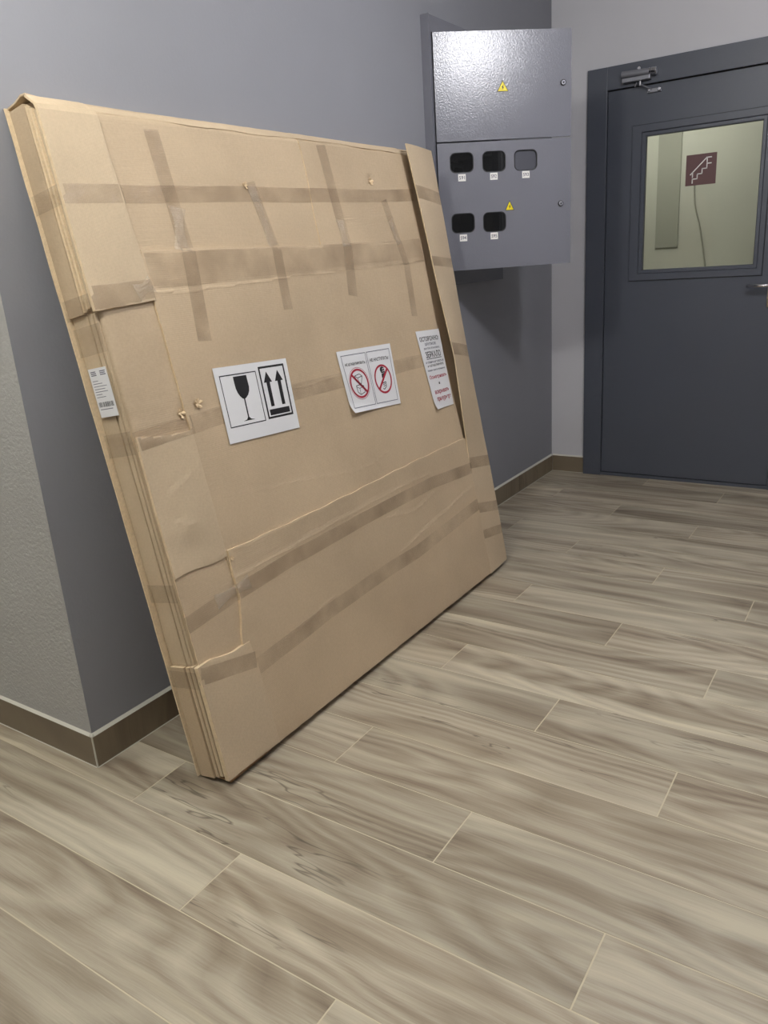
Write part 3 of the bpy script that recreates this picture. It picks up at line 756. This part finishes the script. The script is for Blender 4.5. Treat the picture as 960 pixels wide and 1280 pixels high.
# the lifted edge guard on the far side
EA = [(0, 1.628), (.3, 1.63), (.6, 1.622), (1.07, 1.587), (1.4, 1.582), (1.73, 1.560), (1.78, 1.558)]
EM = [(0, 1.650), (.327, 1.645), (.495, 1.646), (.947, 1.690), (1.234, 1.664), (1.4, 1.655), (1.776, 1.627)]
def guard_pt(u, h):   # u 0..1 across the raised leaf
    A = interp(EA, h); M_ = interp(EM, h); d = (M_-A)/1.75
    t0 = T_+max(.012, d); a1 = 1.806+.004*math.sin(h*5); t1 = T_+.006
    return Vector((t0+(t1-t0)*u**1.3+.0015*noise.noise(Vector((u*3, h*6, 4))), A+(a1-A)*u, h))
def guard():
    nu, nh = 14, 70; h0, h1 = .004, 1.776; b = MB(); vs = []; fs = []; ms = []
    th = .0045
    cols = [('f', i/nu) for i in range(nu+1)]+[('s', k/4) for k in range(1, 5)]
    for j in range(nh+1):
        v = j/nh
        for (c, u) in cols:
            h = h0+(h1-h0)*v
            if c == 'f':
                hh = h+(-.004*(1-u))*(1-v); p = guard_pt(u, hh); q = p+Vector((-th, 0, 0))
                if u == 1: q = p+Vector((-th, -th, 0))
            else:
                e = guard_pt(1, h); p = Vector((e.x-u*(e.x+.001), e.y+.0005, h)); q = p+Vector((0, -th, 0))
            vs += [p, q]
    n = len(cols)
    for j in range(nh):
        for i in range(n-1):
            a = (j*n+i)*2; c = (j*n+i+1)*2; d = ((j+1)*n+i)*2; e = ((j+1)*n+i+1)*2
            fs += [(a, c, e, d), (a+1, d+1, e+1, c+1)]; ms += [0, 2]
        for i in (0, n-1):
            a = (j*n+i)*2; d = ((j+1)*n+i)*2; fs.append((a, d, d+1, a+1)); ms.append(1)
    for j in (0, nh):
        for i in range(n-1):
            a = (j*n+i)*2; c = (j*n+i+1)*2; fs.append((a, a+1, c+1, c)); ms.append(1)
    b.v = vs; b.f = fs; b.m = ms
    return b.obj('edge_guard', [M_card2, M_card_edge, M_card_dark], carton, T=K, label='long cardboard edge strip lifting away from the carton')
eg = guard()
def strip_tape(ha, hb, w_):
    b = MB(); nu, nw = 14, 3; vs = []
    for i in range(nu+1):
        u = i/nu
        for k in range(nw+1):
            h = ha+(hb-ha)*u+w_*(k/nw-.5); p = guard_pt(u, h)+Vector((.0007, -.0005 if u == 0 else 0, 0)); vs.append(p)
    fs = [(i*(nw+1)+k, i*(nw+1)+k+1, (i+1)*(nw+1)+k+1, (i+1)*(nw+1)+k) for i in range(nu) for k in range(nw)]
    b.v = vs; b.f = fs; b.m = [0]*len(fs); b.obj('tape_strip', M_tape, eg, T=K)
for ha, hb, w_ in ((1.60, 1.585, .05), (1.335, 1.325, .038), (.985, .955, .05), (.50, .47, .048), (.30, .26, .045), (.18, .15, .04)): strip_tape(ha, hb, w_)

# tape on the front
M_tape_faint = tape_mat('thin_worn_packing_tape', srgb(164, 141, 115), .18, .30, .45)
def tape(pts, w_, mat=M_tape, off=.0016, step=.012, parent=None, puff=0, seed=0, name='tape_strip'):
    P = [Vector(p) for p in pts]; seg = []; 
    for a, c in zip(P[:-1], P[1:]):
        n = max(1, int((c-a).length/step)); seg += [a+(c-a)*i/n for i in range(n)]
    seg.append(P[-1]); nw = 6; vs = []
    for i, p in enumerate(seg):
        d = (seg[min(i+1, len(seg)-1)]-seg[max(0, i-1)]).normalized(); n = Vector((-d.y, d.x))
        for k in range(nw+1):
            q = p+n*w_*(k/nw-.5+.03*noise.noise(Vector((p.x*8, p.y*8, seed))))
            t = surf(q.x, q.y)+off+puff*max(0, noise.noise(Vector((q.x*40, q.y*25, seed))))
            vs.append((t, q.x, q.y))
    fs = [(i*(nw+1)+k, i*(nw+1)+k+1, (i+1)*(nw+1)+k+1, (i+1)*(nw+1)+k) for i in range(len(seg)-1) for k in range(nw)]
    b = MB(); b.v = [Vector(v) for v in vs]; b.f = fs; b.m = [0]*len(fs)
    return b.obj(name, mat, parent or carton, T=K, smooth=True)
tape([(-.006, 1.553), (.6, 1.571), (1.32, 1.585), (1.597, 1.596)], .045, seed=1)
tape([(.324, 1.727), (.34, 1.41), (.318, 1.172)], .050, off=.0022, seed=2)
tape([(.66, 1.607), (.705, 1.418), (.696, 1.226)], .042, off=.0022, seed=3)
tape([(1.05, 1.741), (1.085, 1.42), (1.052, 1.243)], .050, off=.0022, seed=4)
tape([(1.375, 1.571), (1.418, 1.42), (1.44, 1.33), (1.425, 1.139)], .040, off=.0022, seed=5)
tape([(-.006, 1.313), (.186, 1.318)], .056, off=.0018, puff=.005, seed=6)
tape([(.187, 1.366), (.6, 1.369), (1.45, 1.380), (1.58, 1.384)], .09, M_tape_faint, seed=7)
tape([(.006, .955), (.2, .962)], .05, seed=8)
tape([(.2, .962), (.6, .975), (1.1, .97), (1.58, .965)], .050, M_tape_faint, seed=14)
tape([(.006, .458), (.218, .480), (.45, .492), (.9, .500), (1.3, .50), (1.63, .478)], .046, off=.0018, puff=.0015, seed=9)
tape([(.2, .250), (.6, .275), (.887, .283), (1.11, .283), (1.63, .318)], .05, M_tape_faint, seed=10)
tape([(-.004, .316), (.196, .272)], .046, puff=.003, seed=11)
def side_tape(h, w_, y, t1=.108):
    b = MB(); vs = []; nt, nw = 10, 4
    for i in range(nt+1):
        for k in range(nw+1):
            t = -.002+(t1+.002)*i/nt; hh = h+w_*(k/nw-.5); vs.append((t, y+.0012*noise.noise(Vector((t*60, hh*20, 2))), hh))
    fs = [(i*(nw+1)+k, i*(nw+1)+k+1, (i+1)*(nw+1)+k+1, (i+1)*(nw+1)+k) for i in range(nt) for k in range(nw)]
    b.v = [Vector(v) for v in vs]; b.f = fs; b.m = [0]*len(fs); b.obj('tape_strip', M_tape, carton, T=K)
side_tape(1.553, .045, -.0098); side_tape(1.30, .05, -.0092); side_tape(.955, .06, -.001); side_tape(.55, .05, -.001); side_tape(.305, .05, -.0100)
side_tape(1.22, .07, -.001)

# clear film where tape bridges folds: crumpled ridges, glints put into the whitish tint
def crumple(a0, h0, a1, h1, w_, puff, seed):
    P0, P1 = Vector((a0, h0)), Vector((a1, h1)); d = (P1-P0); n = Vector((-d.y, d.x)).normalized(); vs = []; nl, nw = 16, 8
    for i in range(nl+1):
        u = i/nl
        for k in range(nw+1):
            s = (k/nw-.5); p = P0+d*u+n*w_*s*(1-.45*math.sin(math.pi*u))
            e = math.sin(math.pi*u)*(1-abs(2*s)**3)
            t = surf(p.x, p.y)+.0015+puff*e*(.35+.9*abs(noise.noise(Vector((k*.9+seed*5, u*3, seed)))))
            vs.append((t, p.x, p.y))
    fs = [(i*(nw+1)+k, i*(nw+1)+k+1, (i+1)*(nw+1)+k+1, (i+1)*(nw+1)+k) for i in range(nl) for k in range(nw)]
    b = MB(); b.v = [Vector(v) for v in vs]; b.f = fs; b.m = [0]*len(fs); b.obj('crumpled_tape', M_film, carton, T=K)
crumple(.345, 1.53, .325, 1.415, .06, .014, 1); crumple(.66, 1.60, .70, 1.42, .045, .012, 2); crumple(1.075, 1.50, 1.08, 1.41, .05, .013, 3)
crumple(1.39, 1.50, 1.42, 1.41, .04, .006, 4); crumple(.13, 1.315, .188, 1.335, .05, .009, 5); crumple(.12, .478, .25, .492, .045, .006, 6)
# small tears with the pale inner ply standing up
def tear(a, h, r, seed):
    b = MB(); rnd = random.Random(seed)
    for q in range(5):
        an = q*1.256+rnd.uniform(-.3, .3); l = r*rnd.uniform(.6, 1.2); w2 = r*.45
        d = Vector((math.cos(an), math.sin(an))); n = Vector((-d.y, d.x))
        c = Vector((a, h)); p = [c+n*w2*.3, c-n*w2*.3, c+d*l-n*w2, c+d*l*1.2, c+d*l+n*w2]
        z = [0, 0, r*.4*rnd.random(), r*.5, r*.4*rnd.random()]
        s0 = surf(a, h)+.0012
        top = [(s0+zz+.001, v.x, v.y) for v, zz in zip(p, z)]; bot = [(s0+zz, v.x, v.y) for v, zz in zip(p, z)]
        b.add(top+bot, [(0, 1, 2, 3, 4), (9, 8, 7, 6, 5)]+[(i, (i+1) % 5, 5+(i+1) % 5, 5+i) for i in range(5)])
    b.obj('torn_ply', M_torn, carton, T=K)
tear(.174, .999, .012, 1); tear(.236, 1.011, .012, 2); tear(1.318, 1.64, .013, 3); tear(.635, 1.598, .010, 4); tear(.207, .575, .006, 5)
# frayed foot under the near corner
b = MB(); b.add([(.012, .012, -.000), (.102, .012, -.014), (.102, .18, -.012), (.05, .22, -.001), (.012, .012, .004), (.102, .012, -.008), (.102, .18, -.006), (.05, .22, .004)],
                [(0, 1, 2, 3), (7, 6, 5, 4), (0, 4, 5, 1), (1, 5, 6, 2), (2, 6, 7, 3), (3, 7, 4, 0)])
b.obj('bottom_flap', M_card_dark, carton, T=K)

# ------------------------------------------------------------------ stickers on the carton
def face_map(c, off, curl=None):
    P = [Vector((surf(min(a, 1.555), h)+.0034, a, h)) for a, h in c]   # tl tr br bl
    mid = surf(sum(q[0] for q in c)/4, sum(q[1] for q in c)/4)+.0012
    lift = max(0, mid-sum(p.x for p in P)/4)
    def mp(u, v):
        p = (P[0]*(1-u)+P[1]*u)*(1-v)+(P[3]*(1-u)+P[2]*u)*v
        p = p+Vector((off+lift, 0, 0))
        if curl:
            s = max(0, v-curl[0]*(1) - u*curl[2]); p = p+Vector((curl[1]*s*s*4, 0, 0))
        return p
    return mp
def sheet(P, mp, m=0, nu=10, nv=10, th=.0005):
    vs = [mp(i/nu, j/nv) for j in range(nv+1) for i in range(nu+1)]; N = len(vs)
    low = [v-Vector((th, 0, 0)) for v in vs]; ix = lambda i, j: j*(nu+1)+i
    fs = [(ix(i, j), ix(i+1, j), ix(i+1, j+1), ix(i, j+1)) for j in range(nv) for i in range(nu)]
    fs += [tuple(N+q for q in f[::-1]) for f in fs]
    for i in range(nu):
        for j in (0, nv): fs.append((ix(i, j), ix(i+1, j), N+ix(i+1, j), N+ix(i, j)))
    for j in range(nv):
        for i in (0, nu): fs.append((ix(i, j), ix(i, j+1), N+ix(i, j+1), N+ix(i, j)))
    P.b.add(vs+low, fs, m)
INK = [M_paper, M_ink, M_red, M_greyink]
# fragile / this way up
c = [(.317, 1.095), (.629, 1.082), (.620, .865), (.312, .880)]
sheetmap = face_map(c, 0); P = Print(face_map(c, .0005)); sheet(P, sheetmap)
P.frame(.055, .11, .535, .80, .009, 1, 1.4)
P.frame(.575, .065, .945, .79, .02, 1, 1.4)
gl = [(.225, .145), (.40, .145)]
R_ = [(.40+.002, .22), (.405, .30), (.395, .36), (.37, .41), (.335, .445), (.312, .455)]
Lf = [(.29, .445), (.262, .41), (.24, .36), (.228, .30), (.225, .22)]
P.poly(gl+R_+Lf, 1)
P.rect(.304, .45, .320, .715, 1); P.poly([(.304, .70), (.320, .70), (.345, .73), (.395, .745), (.235, .745), (.285, .73)], 1)
for u in (.675, .835):
    P.poly([(u, .14), (u+.058, .29), (u-.058, .29)], 1); P.rect(u-.024, .285, u+.024, .625, 1)
P.rect(.615, .665, .905, .745, 1)
P.b.obj('sticker', INK, carton, T=K, label='white sticker with a black wine glass and two upward arrows')
# no stacking / no stepping
c = [(.888, 1.068), (1.214, 1.058), (1.206, .835), (.899, .855)]
cu = (.80, .10, .22)
P = Print(face_map(c, .0005, cu)); sheet(P, face_map(c, 0, cu), nv=20)
P.frame(.05, .075, .49, .93, .007, 3, 1.4); P.frame(.51, .075, .955, .93, .007, 3, 1.4)
P.text('НЕ ШТАБЕЛИРОВАТЬ', .09, .205, .455, .25, 1); P.text('НЕ НАСТУПАТЬ!', .55, .19, .915, .245, 1)
for cx, k in ((.27, 1), (.735, -1)):
    P.ring(cx, .55, .17, .24, .86, 2)
    if k > 0: P.ring(cx, .55, .185, .262, .975, 2)
    dx, dy = .118, .165
    P.line([(cx-dx*k, .55-dy), (cx+dx*k, .55+dy)], .030, 2, 1.4)
P.line([(.21, .42), (.30, .40), (.345, .44), (.255, .46), (.21, .42)], .008, 1, 1.4); P.line([(.21, .42), (.225, .52), (.30, .56), (.345, .44)], .008, 1, 1.4)
P.line([(.255, .46), (.27, .55)], .006, 1, 1.4)
P.line([(.20, .58), (.28, .57), (.335, .60), (.335, .70), (.25, .73), (.205, .68), (.20, .58)], .008, 1, 1.4); P.line([(.205, .60), (.255, .63), (.335, .60)], .006, 1, 1.4); P.line([(.255, .63), (.25, .73)], .006, 1, 1.4)
P.poly([(.715, .36), (.75, .345), (.785, .37), (.79, .45), (.775, .53), (.715, .53), (.72, .45), (.70, .40)], 1)
for q in range(4): P.line([(.715, .39+.035*q), (.78, .385+.035*q)], .008, 0, 1.4)
P.line([(.70, .62), (.775, .60), (.77, .68), (.72, .72), (.70, .70)], .010, 1, 1.4); P.line([(.71, .645), (.76, .63)], .008, 1, 1.4); P.line([(.715, .67), (.765, .66)], .008, 1, 1.4)
P.b.obj('sticker', INK, carton, T=K, label='white sticker with two red prohibition circles, lower left corner curling')
# careful, mirror
c = [(1.405, 1.080), (1.586, 1.073), (1.592, .762), (1.445, .765)]
cu = (.86, .12, .25)
P = Print(face_map(c, .0005, cu)); sheet(P, face_map(c, 0, cu), nv=20)
P.text('ОСТОРОЖНО!', .08, .075, .90, .135, 1)
P.text('ХРУПКОЕ', .24, .155, .74, .19, 3); P.text('(ВНУТРИ УПАКОВКИ)', .16, .215, .86, .245, 3)
P.text('ЗЕРКАЛО', .17, .265, .86, .345, 1); P.rect(.17, .355, .86, .363, 1)
P.text('не ставить и не класть на', .10, .39, .93, .415, 3); P.text('не ШТАБЕЛИРУЙТЕ', .14, .425, .90, .46, 1); P.text('хранить строго вертикально', .09, .495, .93, .52, 3)
P.text('Осматривать', .09, .565, .93, .625, 2); P.text('и', .46, .665, .52, .695, 1)
P.text('вскрывать', .17, .765, .90, .825, 2); P.text('при курьере', .20, .855, .93, .92, 2)
P.b.obj('sticker', INK, carton, T=K, label='narrow white sticker with black and red warning text')
# address label on the side
def smp(off):
    c = [Vector((.016, 0, 1.154)), Vector((.088, 0, 1.152)), Vector((.087, 0, 1.029)), Vector((.016, 0, 1.031))]
    def mp(u, v):
        p = (c[0]*(1-u)+c[1]*u)*(1-v)+(c[3]*(1-u)+c[2]*u)*v
        return Vector((p.x, -.0022-off, p.z))
    return mp
P = Print(smp(.0005))
m0, m1 = smp(0), smp(.0004)
vs = [m1(0, 0), m1(1, 0), m1(1, 1), m1(0, 1), m0(0, 0), m0(1, 0), m0(1, 1), m0(0, 1)]
P.b.add(vs, [(0, 1, 2, 3), (7, 6, 5, 4), (0, 4, 5, 1), (1, 5, 6, 2), (2, 6, 7, 3), (3, 7, 4, 0)], 0)
rnd = random.Random(5)
for q in range(2): 
    for k in range(3): P.rect(.10+.5*q, .06+.035*k, .10+.5*q+rnd.uniform(.2, .32), .08+.035*k, 3)
for k in range(7): P.rect(.08, .25+.055*k, .08+rnd.uniform(.3, .75), .262+.055*k, 3)
x = .08
while x < .92:
    w2 = rnd.uniform(.01, .035); P.rect(x, .69, min(.93, x+w2), .79, 1); x += w2+rnd.uniform(.012, .03)
P.rect(.1, .83, .8, .845, 3)
P.b.obj('sticker', INK, carton, T=K, label='small white address label with a barcode on the narrow side')
